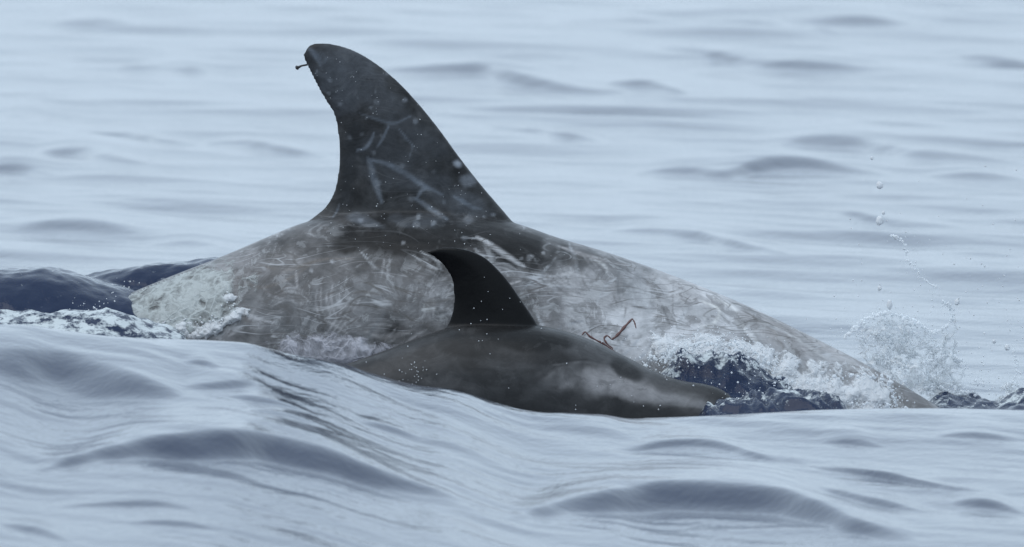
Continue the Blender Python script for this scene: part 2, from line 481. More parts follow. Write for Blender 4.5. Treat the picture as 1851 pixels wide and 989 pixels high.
# settle the near swell so that its crest stands as high as it does against the animals
G = z.reshape(X.shape)
cols = np.where(np.abs(gx) < 1.6)[0]; rows = np.where((gy > -5.4) & (gy < -1.6))[0]
for _ in range(3):
    q = np.stack([X[np.ix_(cols, rows)], Y[np.ix_(cols, rows)], G[np.ix_(cols, rows)]], -1) - CAM
    dep = q @ fwd; qpx = W/2 + (q @ right)/dep*DIST/MPP; qpy = H/2 - (q @ up)/dep*DIST/MPP
    k = qpy.argmin(1); i = np.arange(len(cols))
    dl = np.interp(qpx[i, k], crest[:, 0], crest[:, 1]) - qpy[i, k]
    dl = np.convolve(np.pad(dl, 4, mode='edge'), np.ones(9)/9, 'valid')*MPP*dep[i, k]/DIST
    yc = gy[rows[k]]
    full = np.interp(gx, gx[cols], dl)*np.exp(-(np.maximum(np.abs(gx) - 1.6, 0)/.6)**2)
    yf = np.interp(gx, gx[cols], np.convolve(np.pad(yc, 10, mode='edge'), np.ones(21)/21, 'valid'))
    dd = Y - yf[:, None]
    G -= full[:, None]*np.where(dd > 0, np.exp(-(dd/1.0)**2), np.exp(-(dd/2.4)**2))
z = G.ravel()
z, churn, foam = mound_fields(x, y, z)
# froth trailing left of the tail stock and round the splash
def soft(px, py, Yc, rx, ry):
    c = P(px, py, Yc)
    return np.exp(-((x - c[0]) / rx)**2 - ((y - Yc) / ry)**2)
foam = np.maximum(foam, .36 * soft(110, 575, .02, .22, .16))
foam = np.maximum(foam, .42 * soft(1620, 735, .5, .25, .22))
sea_me = mesh_from('sea', np.stack([x, y, z], -1), grid_faces(len(gx), len(gy)))
set_float(sea_me, 'foam', np.clip(foam, 0, 1)); set_float(sea_me, 'churn', np.clip(churn + foam, 0, 1))
sea = link('sea', sea_me, M_SEA, kind='structure')

# ------------------------------------------------------------------ dolphins
def body_shell(stations, Yc, aspect=.88, n=56, per=14, yaw=None):
    """stations: (px, py of the back line, radius m); rings hang below the back line"""
    s = np.array(stations, float)
    p = P(s[:, 0], s[:, 1], Yc)
    k = np.arange(len(s)); u = np.linspace(0, len(s) - 1, (len(s) - 1) * per + 1)
    tx, tz, r = cubic(k, p[:, 0], u), cubic(k, p[:, 2], u), np.maximum(cubic(k, s[:, 2], u), .004)
    dx, dz = np.gradient(tx), np.gradient(tz); l = np.hypot(dx, dz); nx, nz = -dz / l, dx / l
    for _ in range(20):
        nx[1:-1] = (nx[:-2] + nx[1:-1] + nx[2:]) / 3; nz[1:-1] = (nz[:-2] + nz[1:-1] + nz[2:]) / 3
    l = np.hypot(nx, nz); nx /= l; nz /= l
    cx, cz = tx - nx * r, tz - nz * r
    a = np.linspace(0, 2*math.pi, n, endpoint=False)
    rx = r[:, None] * aspect * np.cos(a)[None] * (1 - .10 * np.sin(a)[None])
    rv = r[:, None] * np.sin(a)[None]
    yo = np.zeros_like(cx) if yaw is None else np.interp(cx, [P(np.array(q[0]), np.array(500.), Yc)[0] for q in yaw], [q[1] for q in yaw])
    V = np.stack([cx[:, None] + nx[:, None] * rv, Yc + yo[:, None] + rx, cz[:, None] + nz[:, None] * rv], -1)
    f = grid_faces(len(u), n, True)
    v = V.reshape(-1, 3)
    cap = np.array([[cx[0], Yc + yo[0], cz[0]], [cx[-1], Yc + yo[-1], cz[-1]]])
    b = len(v); v = np.vstack([v, cap]); j = np.arange(n); e = (len(u) - 1) * n
    tri = [(b, jj, (jj + 1) % n, b) for jj in j] + [(b + 1, e + (jj + 1) % n, e + jj, b + 1) for jj in j]
    return (v, np.vstack([f, np.array(tri)])), (cx, cz, yo)

def fin_shell(rows, Yc, thick, n=40, per=10):
    """rows: leading px, leading py, trailing px, trailing py; thick: half thickness per row"""
    s = np.array(rows, float); k = np.arange(len(s)); u = np.linspace(0, len(s) - 1, (len(s) - 1) * per + 1)
    L = np.stack([cubic(k, s[:, 0], u), cubic(k, s[:, 1], u)], -1); T = np.stack([cubic(k, s[:, 2], u), cubic(k, s[:, 3], u)], -1)
    h = cubic(k, thick, u)
    a = np.linspace(0, 2*math.pi, n, endpoint=False)
    c = .5 - .5 * np.cos(a)                                # 0 leading .. 1 trailing
    prof = np.sin(a) * (1.0 - .55 * c) * 1.25
    prof = np.sign(prof) * np.maximum(np.abs(prof), .10 * (np.abs(np.sin(a)) > .01))
    q = L[:, None] * (1 - c)[None, :, None] + T[:, None] * c[None, :, None]
    p = P(q[..., 0], q[..., 1], Yc)
    p[..., 1] += prof[None] * h[:, None]
    v = p.reshape(-1, 3); f = grid_faces(len(u), n, True)
    caps = np.array([p[0].mean(0), p[-1].mean(0)]); b = len(v); e = (len(u) - 1) * n
    tri = [(b, j, (j + 1) % n, b) for j in range(n)] + [(b + 1, e + (j + 1) % n, e + j, b + 1) for j in range(n)]
    return (np.vstack([v, caps]), np.vstack([f, np.array(tri)]))

def blade(root, tip, back, thick, chord0, n=18):
    """flipper or fluke lobe: swept tapering blade from root to tip"""
    root, tip, back = [np.array(q, float) for q in (root, tip, back)]
    t = np.linspace(0, 1, n); a = np.linspace(0, 2*math.pi, 20, endpoint=False)
    ch = chord0 * (1 - t**2.2 * .93); sw = back[None] * (t**1.8)[:, None]
    ax = tip - root; b = back / np.linalg.norm(back); nr = np.cross(ax, b); nr /= np.linalg.norm(nr)
    c = root[None] + ax[None] * t[:, None] + sw
    v = (c[:, None] + b[None, None] * (ch[:, None] * .5 * np.cos(a)[None])[..., None]
         + nr[None, None] * (thick * (1 - .75*t)[:, None] * np.sin(a)[None])[..., None])
    f = grid_faces(n, 20, True); vv = v.reshape(-1, 3); k = len(vv); e = (n - 1) * 20
    vv = np.vstack([vv, [c[0], c[-1]]])
    tri = [(k, j, (j + 1) % 20, k) for j in range(20)] + [(k + 1, e + (j + 1) % 20, e + j, k + 1) for j in range(20)]
    return (vv, np.vstack([f, np.array(tri)]))

AY = .45
adult_body, (acx, acz, _) = body_shell(
    [(-470,905,.03),(-430,890,.045),(-300,830,.06),(-130,745,.095),(40,645,.14),(200,548,.19),(300,503,.225),(400,464,.26),(475,432,.285),
     (545,404,.30),(620,388,.315),(760,378,.325),(870,388,.325),(940,406,.325),(1010,430,.32),(1100,457,.315),(1200,492,.305),
     (1300,531,.295),(1380,566,.285),(1450,600,.275),(1530,640,.262),(1610,684,.25),(1700,738,.24),(1800,808,.225),(1890,880,.20),
     (1950,940,.165),(1990,1000,.10),(2000,1040,.03)], AY)
adult_fin = fin_shell(
    [(1010,500,480,500),(965,440,515,440),(930,404,557,400),(904,374,586,376),(869,333,603,348),(830,283,611,312),(796,236,613.5,276),(760,191,610,238),
     (722,150,603,206),(682,116,588,182),(642,92,571,152),(604,80,557,124),(574,78,550,109),(559,81.5,547.5,99)],
    AY, [.120,.085,.060,.050,.043,.037,.032,.027,.022,.018,.015,.012,.009,.005])
def z_at(px, py): return P(np.array(float(px)), np.array(float(py)), AY)
tl = np.array([acx[0], AY, acz[0]])
adult_parts = [adult_body, adult_fin]
for sg in (-1, 1):
    adult_parts.append(blade(tl + [.10, sg*.02, 0], tl + [-.05, sg*.42, 0], (-.16, 0, -.02), .022, .26))
    fr = z_at(1640, 900)
    adult_parts.append(blade(fr + [0, sg*.17, 0], fr + [-.16, sg*.42, -.30], (-.14, 0, -.02), .03, .20))
adult_me = remesh(adult_parts, .0042, 6)

CALFY = -.06
calf_body, (ccx, ccz, _) = body_shell(
    [(250,860,.015),(300,830,.025),(400,775,.04),(500,720,.062),(560,690,.08),(620,661,.10),(700,632,.122),(790,598,.145),(840,588,.155),(900,585,.162),(970,588,.166),
     (1020,598,.165),(1060,611,.162),(1110,634,.157),(1150,654,.15),(1190,674,.14),(1232,688,.128),(1272,694,.115),(1302,703,.092),(1321,717,.062),(1328,734,.03)], CALFY)
calf_fin = fin_shell(
    [(1000,640,770,640),(985,606,790,606),(973,588,806,591),(960,568,815,573),(943,543,820,548),(924,515,819.5,524),(905,492,816,504),(880,468,806,486),(855,455,793,472),
     (830,448.5,783,464),(808,447.5,774,459),(794,448.5,770,456)],
    CALFY, [.060,.040,.028,.023,.020,.017,.0145,.012,.010,.008,.006,.0035])
ct = np.array([ccx[0], CALFY, ccz[0]])
calf_parts = [calf_body, calf_fin]
for sg in (-1, 1):
    calf_parts.append(blade(ct + [.04, sg*.01, 0], ct + [-.03, sg*.2, 0], (-.08, 0, -.01), .012, .12))
    fr = P(np.array(1130.), np.array(800.), CALFY)
    calf_parts.append(blade(fr + [0, sg*.08, 0], fr + [-.08, sg*.19, -.12], (-.07, 0, -.01), .016, .10))
calf_me = remesh(calf_parts, .0032, 5)

def bvh_of(me):
    v = coords(me); return BVHTree.FromPolygons([tuple(p) for p in v], [tuple(p.vertices) for p in me.polygons])
A_BVH = bvh_of(adult_me); C_BVH = bvh_of(calf_me)
def on_skin(bvh, px, py, Yc):
    """3-D point of an animal's near flank seen at a photo pixel"""
    d = ray(np.array(float(px)), np.array(float(py)))
    h = bvh.ray_cast(Vector(CAM), Vector(d))
    return (np.array(h[0]), np.array(h[1])) if h[0] else (P(np.array(float(px)), np.array(float(py)), Yc), np.array([0, -1., 0]))

class Paint:
    """pigment, patches and scars laid down in the animal's own side plane (same on both flanks)"""
    def __init__(self, me, bvh, Yc, base):
        self.me, self.bvh, self.Y = me, bvh, Yc
        v = coords(me); self.v = v
        w = .010
        self.x = v[:, 0] + w * fbm(v[:, 0]*9, v[:, 2]*9, 1.5 + v[:, 1]*2, 3); self.z = v[:, 2] + w * fbm(v[:, 0]*9, v[:, 2]*9, 8.5 + v[:, 1]*2, 3)
        self.c = np.tile(np.array(base, float), (len(v), 1))
    def at(self, px, py): p, _ = on_skin(self.bvh, px, py, self.Y); return p[0], p[2]
    def blend(self, m, colr, sel=None):
        if sel is None: self.c += m[:, None] * (np.array(colr) - self.c)
        else: self.c[sel] += m[:, None] * (np.array(colr) - self.c[sel])
    def blob(self, px, py, rx, ry, ang, colr, s, ragged=.5, sc=16, hard=1.0):
        cx, cz = self.at(px, py); a = math.radians(-ang); R = max(rx, ry)*MPP*2.2 + .01
        sel = np.where((np.abs(self.x - cx) < R) & (np.abs(self.z - cz) < R))[0]
        if not len(sel): return
        dx, dz = self.x[sel] - cx, self.z[sel] - cz
        u = (dx*math.cos(a) + dz*math.sin(a)) / (rx*MPP); w = (-dx*math.sin(a) + dz*math.cos(a)) / (ry*MPP)
        d = np.hypot(u, w) + ragged * fbm(self.x[sel]*sc, self.z[sel]*sc, self.v[sel, 1]*2 + px*.01, 4) * .6
        self.blend(s * (1 - smooth(1 - .55/hard, 1 + .35/hard, d)), colr, sel)
    def stroke(self, pts, width, colr, s, world=False, rough=.9):
        q = np.array(pts if world else [self.at(*p) for p in pts]); W2 = width*MPP/2
        lo, hi = q.min(0) - W2*4, q.max(0) + W2*4
        sel = np.where((self.v[:, 0] > lo[0]) & (self.v[:, 0] < hi[0]) & (self.v[:, 2] > lo[1]) & (self.v[:, 2] < hi[1]))[0]
        if not len(sel): return
        xx, zz = self.v[sel, 0], self.v[sel, 2]; D = np.full(len(sel), 9.); 
        if len(q) > 2:
            t = np.linspace(0, len(q) - 1, len(q)*5); q = np.stack([cubic(np.arange(len(q)), q[:, 0], t), cubic(np.arange(len(q)), q[:, 1], t)], -1)
        n = len(q)
        for i in range(n - 1):
            e = q[i+1] - q[i]; L = e @ e + 1e-12
            t = np.clip(((xx - q[i, 0])*e[0] + (zz - q[i, 1])*e[1]) / L, 0, 1)
            taper = .45 + .55*math.sin(math.pi*(i + .5)/(n - 1)) if n > 2 else 1
            D = np.minimum(D, np.hypot(xx - q[i, 0] - t*e[0], zz - q[i, 1] - t*e[1]) / taper)
        m = s * (1 - smooth(W2*.15, W2*1.5, D)) * np.clip(.85 + rough*fbm(xx*38, zz*38, .3, 3), 0, 1.2)
        self.blend(np.clip(m, 0, 1), colr, sel)
    def done(self): set_color(self.me, 'skin', np.clip(self.c, .004, .9))

def gr(v, t=0.0): return (v*(1 + t*.7 - .01), v, v*(1.03 - t*.4))     # grey with a warm (+) or cool (-) cast

# ---- large dolphin
A = Paint(adult_me, A_BVH, AY, gr(.135, .03))
n1 = fbm(A.v[:, 0]*7, A.v[:, 2]*7, A.v[:, 1]*3, 5); n2 = fbm(A.v[:, 0]*22 + 5, A.v[:, 2]*22, A.v[:, 1]*8, 4, .6)
A.c *= np.clip(1 + .55*n1 + .6*n2, .22, 2.4)[:, None]
# pale forward half, grey-brown hind half
xf = A.at(1000, 520)[0]
A.blend(.75*smooth(xf - .05, xf + .38, A.x + .07*n1 + .03*n2), gr(.42, .01))
A.blob(1170, 595, 150, 50, 8, gr(.66, .01), .8, .6)
A.blob(1330, 560, 120, 34, 24, gr(.58, .0), .6, .6)
A.blob(1040, 510, 110, 40, 18, gr(.40, .02), .6, .6)
A.blob(1250, 520, 90, 22, 22, gr(.50, .05), .5, .6)
A.blob(1400, 600, 70, 26, 30, gr(.26, .10), .7, .7)
A.blob(1480, 610, 110, 14, 27, gr(.30, .10), .7, .6)
A.blob(1340, 535, 120, 10, 23, gr(.38, .08), .5, .6)
A.blob(1160, 545, 60, 24, 60, gr(.36, -.02), .6, .8)
A.blob(1640, 705, 130, 46, 35, gr(.15, .06), .9, .5)
A.blob(1590, 672, 90, 14, 33, gr(.17, .06), .7, .6)
A.blob(1540, 650, 80, 16, 30, gr(.40, .06), .6, .5)
A.blob(470, 470, 140, 55, -22, gr(.30, .06), .6, .6)
A.blob(560, 570, 160, 70, 0, gr(.19, -.02), .5, .8)
A.blob(640, 540, 90, 60, 10, gr(.23, .02), .5, .7)
A.blob(450, 510, 60, 18, -20, gr(.15, .05), .6, .8)
A.blob(740, 530, 100, 30, 20, gr(.30, .0), .5, .9)
A.blob(640, 465, 60, 18, -15, gr(.36, .03), .5, 1.0)
A.blob(700, 480, 70, 16, 10, gr(.09, .04), .6, 1.0)
A.blob(560, 500, 120, 16, -14, gr(.10, .06), .6, 1.0)
A.blob(780, 560, 50, 14, 30, gr(.10, .0), .6, 1.0)
# dark cape and fin
A.blob(720, 432, 215, 44, 0, gr(.014, .08), .97, .8)
A.blob(930, 444, 118, 36, 18, gr(.014, .08), .97, .7)
A.blob(800, 395, 150, 40, 5, gr(.018, .04), .9, .5)
A.blob(590, 408, 60, 16, -18, gr(.12, .08), .6, .8)
A.blob(650, 470, 110, 18, 6, gr(.12, .05), .55, .9)
A.blob(860, 490, 80, 20, 15, gr(.14, .05), .5, .9)
A.blob(520, 455, 90, 10, -22, gr(.13, .06), .5, .9)
zf = A.at(740, 385)[1]; xfin0, xfin1 = A.at(540, 200)[0], A.at(915, 380)[0]
finmask = smooth(zf - .045, zf + .03, A.z + .02*n2) * smooth(xfin0 - .05, xfin0 - .04, A.x) * (1 - smooth(xfin1 - .01, xfin1 + .03, A.x))
A.blend(finmask, gr(.040, -.02))
A.c *= np.clip(1 + finmask*(.55*n2 + .35*n1), .3, 2.2)[:, None]
for px, py, rx, ry, an, v, s in [(600,120,40,44,30,.12,.7),(640,140,50,70,30,.11,.75),(690,185,60,26,40,.085,.6),(622,185,22,36,10,.09,.6),(700,290,80,50,30,.062,.7),
        (800,350,70,26,35,.085,.6),(850,370,40,18,30,.11,.6),(640,390,22,10,0,.16,.7),(665,400,30,8,10,.12,.6),(760,395,60,10,5,.10,.5),
        (845,330,14,16,30,.17,.8),(825,297,9,7,30,.30,.8),(735,235,40,24,20,.08,.6),(846,395,12,8,0,.2,.6),(770,265,40,30,40,.07,.6),(640,255,24,40,0,.028,.7),(625,320,16,46,0,.030,.7)]:
    A.blob(px, py, rx, ry, an, (v*.92, v, v*1.12), s, .7, 30)
SC = (.17, .195, .23)
for pts, w, s in [([(668,288),(700,297),(735,315),(765,335),(800,352)], 9, .75), ([(665,285),(672,305),(680,335),(690,365)], 11, .7),
        ([(645,272),(660,268),(670,255),(676,240)], 6, .85), ([(682,266),(692,250),(703,228)], 5, .7), ([(650,205),(680,215),(712,223),(742,210)], 5, .5),
        ([(720,232),(735,250),(752,270)], 4, .5), ([(750,358),(775,375),(808,396)], 8, .8), ([(752,362),(762,345),(775,340)], 6, .55),
        ([(820,355),(850,372),(870,378)], 7, .6), ([(835,362),(855,376)], 6, .5), ([(552,86),(562,92),(572,105),(580,118)], 7, .6), ([(560,88),(572,96),(582,112)], 6, .45),
        ([(575,120),(590,108),(578,92)], 4, .4), ([(730,250),(745,262),(740,285)], 3, .4),
        ([(600,395),(610,380),(612,370)], 4, .4)]:
    A.stroke(pts, w*1.25, SC, s, rough=.4)
# long scars of the back and flank
LT, DK, BR = (.46, .47, .49), (.115, .110, .108), (.17, .15, .135)
for pts, w, c, s in [([(862,428),(890,445),(925,468),(948,482)], 10, (.42,.42,.43), .85), ([(838,430),(870,432),(890,440)], 4, LT, .5),
        ([(584,510),(578,540),(580,575),(587,605)], 13, DK, .7), ([(545,520),(540,555),(545,590)], 5, DK, .45),
        ([(470,480),(520,488),(580,470),(640,468)], 7, BR, .6), ([(430,500),(470,520),(520,505),(560,480)], 6, BR, .5),
        ([(600,480),(650,500),(690,530)], 5, DK, .5), ([(620,520),(670,545),(700,590)], 5, DK, .4), ([(640,600),(700,590),(760,600)], 5, DK, .4),
        ([(740,585),(760,570),(790,560)], 8, DK, .5), ([(745,530),(760,520),(755,505)], 8, DK, .55), ([(770,590),(790,600)], 10, DK, .6), ([(765,560),(785,558)], 6, (.7,.72,.72), .7),
        ([(940,500),(990,515),(1050,520)], 4, LT, .7), ([(955,545),(1010,565),(1050,585)], 4, DK, .45), ([(960,540),(1040,542),(1120,545)], 3, DK, .4),
        ([(1050,490),(1055,510),(1065,525)], 4, DK, .5), ([(1075,470),(1092,480),(1098,492)], 7, (.6,.6,.6), .7), ([(1125,530),(1132,550),(1128,575)], 5, DK, .5),
        ([(1108,530),(1115,552)], 4, DK, .45), ([(1140,520),(1150,560)], 4, LT, .6), ([(1160,530),(1175,570)], 5, LT, .6), ([(1180,520),(1200,560)], 4, DK, .4),
        ([(1000,600),(1030,585),(1060,580)], 6, (.33,.35,.38), .6), ([(1100,640),(1120,625),(1135,605)], 5, (.33,.36,.40), .6), ([(1115,650),(1140,630),(1160,605)], 6, (.33,.36,.40), .6),
        ([(1140,655),(1165,640),(1180,610)], 6, (.35,.38,.42), .6), ([(1165,660),(1190,640),(1200,620)], 6, (.35,.38,.42), .5), ([(1085,625),(1105,612)], 5, (.33,.36,.40), .5),
        ([(1270,545),(1300,560),(1290,585),(1262,590)], 7, (.70,.70,.68), .7), ([(1290,540),(1330,560),(1345,590)], 6, (.68,.68,.67), .6), ([(1240,560),(1225,590),(1230,615)], 9, (.40,.42,.44), .6),
        ([(1330,580),(1360,610),(1385,640)], 9, (.62,.62,.62), .6), ([(1360,570),(1400,600),(1420,640)], 6, (.30,.28,.26), .6), ([(1400,590),(1460,625),(1500,655)], 6, (.55,.55,.55), .6),
        ([(1250,505),(1320,535),(1400,575)], 5, (.34,.32,.31), .5), ([(1010,445),(1060,462),(1130,480)], 7, (.44,.42,.42), .5)]:
    A.stroke(pts, w, c, s)
rs = np.random.default_rng(21)
for i in range(150):
    px, py = rs.uniform(380, 1450), rs.uniform(410, 640)
    topl = np.interp(px, [380,540,930,1100,1300,1450], [475,410,415,462,535,605])
    if py < topl + (55 if px < 1020 else 10): continue
    if not A_BVH.ray_cast(Vector(CAM), Vector(ray(np.array(px), np.array(py))))[0]: continue
    L = rs.uniform(15, 75); an = rs.normal(.35 if px > 800 else -.2, .75); cu = rs.normal(0, .35)
    L *= 1.3; pts = [(px + t*L*math.cos(an + cu*t), py + t*L*math.sin(an + cu*t)) for t in (-.5, 0, .5)]
    light = rs.random() < (.55 if px > 900 else .5)
    base = rs.uniform(.38, .52) if light else rs.uniform(.12, .24)
    A.stroke(pts, rs.uniform(3.5, 9), gr(base, rs.uniform(-.05, .06)), rs.uniform(.25, .7))
for i in range(46):        # tooth rakes: bundles of parallel strokes
    px, py = rs.uniform(420, 1420), rs.uniform(430, 640)
    topl = np.interp(px, [380,540,930,1100,1300,1450], [475,410,415,462,535,605])
    if py < topl + (50 if px < 1020 else 14): continue
    if not A_BVH.ray_cast(Vector(CAM), Vector(ray(np.array(px), np.array(py))))[0]: continue
    L = rs.uniform(35, 110); an = rs.normal(.3, .8); cu = rs.normal(0, .5); gap = rs.uniform(6, 11)
    light = rs.random() < .5; base = rs.uniform(.40, .55) if light else rs.uniform(.09, .18)
    for q in range(rs.integers(2, 6)):
        ox, oy = -math.sin(an)*gap*q + rs.normal(0, 2), math.cos(an)*gap*q + rs.normal(0, 2); l2 = L*rs.uniform(.6, 1)
        A.stroke([(px + ox + t*l2*math.cos(an + cu*t), py + oy + t*l2*math.sin(an + cu*t)) for t in (-.5, -.17, .17, .5)], rs.uniform(3.5, 5.5), gr(base, .02), rs.uniform(.2, .5), rough=.7)
for i in range(90):       # old pale spots
    px, py = rs.uniform(560, 1050), rs.uniform(120, 560)
    if not A_BVH.ray_cast(Vector(CAM), Vector(ray(np.array(px), np.array(py))))[0]: continue
    r = rs.uniform(2.5, 6); A.blob(px, py, r, r, 0, (.24, .26, .29) if py < 430 else (.45, .46, .48), rs.uniform(.2, .6), .8, 60)
A.c *= .88
A.done()
set_float(adult_me, 'scar', (1 - finmask*.8)*np.clip(A.c.mean(1)/.14, .10, 1))
adult = link('dolphin', adult_me, M_SKIN, category='dolphin', group='dolphins surfacing side by side',
             label='large pale grey dolphin covered in scars with tall dark dorsal fin')

# ---- calf
K = Paint(calf_me, C_BVH, CALFY, gr(.050, .03))
k1 = fbm(K.v[:, 0]*9, K.v[:, 2]*9, K.v[:, 1]*3, 4)
K.c *= np.clip(1 + .25*k1, .6, 1.5)[:, None]
K.blob(720, 660, 120, 28, -18, gr(.10, .04), .6, .7)
K.blob(900, 690, 150, 50, 8, gr(.070, -.04), .6, .5)
K.blob(1080, 640, 110, 22, 22, gr(.12, .0), .75, .4)
K.blob(1180, 690, 70, 18, 22, gr(.13, .02), .6, .4)
K.blob(945, 612, 88, 20, 5, gr(.022, .0), .95, .4, 16, 2)
K.blob(850, 628, 62, 26, 10, gr(.032, .0), .75, .7, 16, 1.8)
K.blob(862, 662, 44, 26, 30, gr(.036, .0), .7, .8, 16, 1.8)
K.blob(1060, 690, 70, 26, 6, gr(.36, .04), .8, .55)
K.blob(1150, 706, 95, 20, 14, gr(.43, .05), .85, .55)
K.blob(1240, 728, 75, 18, 10, gr(.30, .02), .8, .5)
K.blob(1050, 725, 34, 22, 90, gr(.11, .02), .6, .5)
K.blob(1240, 705, 70, 12, 14, gr(.10, .03), .7, .4)
K.blob(1130, 735, 110, 12, 3, gr(.055, .0), .8, .5)
K.blob(970, 720, 90, 20, 5, gr(.05, .0), .7, .6)
K.blob(820, 697, 60, 12, 8, gr(.13, .03), .5, 1.0)
K.blob(1000, 690, 60, 14, -28, gr(.10, .0), .6, .6)
K.blob(930, 660, 130, 8, 4, gr(.085, .0), .6, .8)
K.blob(1230, 745, 90, 7, 2, gr(.05, .0), .7, .8)
K.blob(1132, 670, 32, 15, 34, gr(.036, .0), .85, .5, 16, 1.6)
for pts, w, v, s in [([(650,650),(720,640),(790,612)], 10, .12, .4), ([(880,700),(960,690),(1010,660),(1060,650)], 10, .05, .6), ([(1000,660),(1060,655),(1110,668)], 6, .17, .5)]:
    K.stroke(pts, w, gr(v, .02), s)
zc = K.at(890, 588)[1]
fm = smooth(zc - .010, zc + .010, K.z + .006*k1) * (K.x < K.at(985, 600)[0])
K.blend(fm, (.0085, .0085, .009))
K.stroke([(1052,658),(1046,690),(1050,725)], 20, gr(.07, .0), .55); K.stroke([(1006,672),(1002,700),(1010,730)], 16, gr(.06, .0), .5); K.stroke([(1100,700),(1096,730)], 14, gr(.08, .0), .4)
K.c *= .64
K.done()
set_float(calf_me, 'scar', 1 - fm)
calf = link('dolphin', calf_me, M_CALF, category='dolphin', group='dolphins surfacing side by side',
            label='small dark calf with black hooked dorsal fin in front of the large dolphin')

# ---- wound and barnacle: parts of the large dolphin
def tube(points, radii, n=8, flat=None):
    p = np.array(points, float); m = len(p)
    t = np.gradient(p, axis=0); t /= np.linalg.norm(t, axis=1)[:, None] + 1e-9
    ref = np.array([.13, -1, .21]); a = np.cross(t, ref); a /= np.linalg.norm(a, axis=1)[:, None]; b = np.cross(t, a)
    an = np.linspace(0, 2*math.pi, n, endpoint=False); r = np.asarray(radii, float)[:, None, None]
    v = p[:, None] + r*(a[:, None]*np.cos(an)[None, :, None] + b[:, None]*np.sin(an)[None, :, None])
    vv = np.vstack([v.reshape(-1, 3), p[:1], p[-1:]]); k = m*n; e = (m - 1)*n
    f = np.vstack([grid_faces(m, n, True), [(k, j, (j + 1) % n, (j + 1) % n) for j in range(n)], [(k + 1, e + (j + 1) % n, e + j, e + j) for j in range(n)]])
    return vv, f
def shells_mesh(name, shells):
    V, F, o = [], [], 0
    bm = bmesh.new()
    for v, f in shells:
        bv = [bm.verts.new(q) for q in v]
        for q in f:
            q = [bv[k] for k in dict.fromkeys(int(a) for a in q)]
            if len(q) > 2:
                try: bm.faces.new(q)
                except ValueError: pass
    bmesh.ops.recalc_face_normals(bm, faces=bm.faces)
    me = bpy.data.meshes.new(name); bm.to_mesh(me); bm.free()
    me.polygons.foreach_set('use_smooth', np.ones(len(me.polygons), bool))
    return me
def skin_path(pts, off):
    q = []
    a = np.array(pts, float); t = np.linspace(0, len(a) - 1, len(a)*6)
    for px, py in zip(cubic(np.arange(len(a)), a[:, 0], t), cubic(np.arange(len(a)), a[:, 1], t)):
        p, n = on_skin(A_BVH, px, py, AY); q.append(p + n*off)
    return np.array(q)
wsh = []
for pts, r in [([(1052,606),(1058,600),(1066,608),(1080,616),(1092,622),(1106,632),(1118,642)], .0030), ([(1108,630),(1098,622),(1092,612),(1098,607),(1106,614)], .0028),
               ([(1106,614),(1116,606),(1130,590),(1143,576)], .0042), ([(1143,576),(1147,583),(1150,594)], .0024)]:
    q = skin_path(pts, -.0006); tt = np.linspace(0, 1, len(q))
    wsh.append(tube(q, .82*r*(.55 + .45*np.sin(math.pi*tt))*(1 + .2*np.sin(tt*23)), 8))
link('wound', shells_mesh('wound', wsh), M_WOUND, adult, label='thin red-brown zigzag wound on the pale flank')
bp = P(np.array([556., 550, 545, 541, 538]), np.array([117., 118, 119, 121, 122]), AY)
bp[:, 1] -= .002
link('barnacle', shells_mesh('barnacle', [tube(bp, [.0022, .0022, .0022, .0030, .0034], 10), tube(P(np.array([540., 538, 536, 534.5]), np.array([121., 122, 123, 124]), AY), [.002, .0052, .0052, .002], 10)]),
     M_BARN, adult, label='small dark stalked barnacle at the tip of the fin')

# ------------------------------------------------------------------ water on and around the animals
def film(name, box, mask_fn, thick, noise_sc, noise_a, step, mat, bvh, seed, **props):
    """a sheet of water lying on the flank: follows the skin and bulges off it"""
    (px0, py0, px1, py1) = box
    a = P(np.array([px0, px1], float), np.array([py1, py0], float), AY - .2)
    xs = np.arange(a[0, 0], a[1, 0], step); zs = np.arange(a[0, 2], a[1, 2], step)
    yy = np.full((len(xs), len(zs)), np.nan)
    for i, xx in enumerate(xs):
        for j, zz in enumerate(zs):
            h = bvh.ray_cast(Vector((xx, -3, zz)), Vector((0, 1, 0)))
            if h[0]: yy[i, j] = h[0][1]
    XX, ZZ = np.meshgrid(xs, zs, indexing='ij')
    pxx = XX / MPP + W/2; pyy = 740 - (ZZ + (yy*.087)) / MPP     # side-plane units, photo-pixel sized
    n = fbm(XX*noise_sc, ZZ*noise_sc*1.2, seed, 4, .55)
    t = mask_fn(pxx, pyy) + noise_a*n
    ok = np.isfinite(yy) & (t > -.12)
    T = np.clip(t, -.15, 1.4)*thick
    V = np.stack([XX, np.nan_to_num(yy, nan=9.) - T, ZZ], -1)
    nj = len(zs); f = grid_faces(len(xs), nj); okr = ok.ravel(); f = f[okr[f].all(1)]
    use = np.unique(f); mp = np.full(okr.size, -1); mp[use] = np.arange(len(use))
    me = mesh_from(name, V.reshape(-1, 3)[use], mp[f][:, ::-1])
    set_float(me, 'dens', np.clip(t.ravel()[use]*(.85 if mat is M_THIN else .95) + (.22 if mat is M_THIN else .42 if mat is M_WASH else .32), 0, 1))
    return me

def ell(px, py, cx, cy, rx, ry, ang=0):
    a = math.radians(ang); dx, dy = px - cx, py - cy
    u = (dx*math.cos(a) + dy*math.sin(a))/rx; v = (-dx*math.sin(a) + dy*math.cos(a))/ry
    return 1 - np.hypot(u, v)
left_me = film('water_film', (150, 440, 480, 660),
     lambda x, y: np.clip(np.maximum(ell(x, y, 290, 550, 185, 85, -22), ell(x, y, 230, 575, 160, 60, 0))*2.2, -1, 1), .011, 22, .5, .0035, M_THIN, A_BVH, 2.3)
link('water_film', left_me, M_THIN, kind='stuff', category='water', label='pale aerated sheet of water pouring off the tail end of the large dolphin')

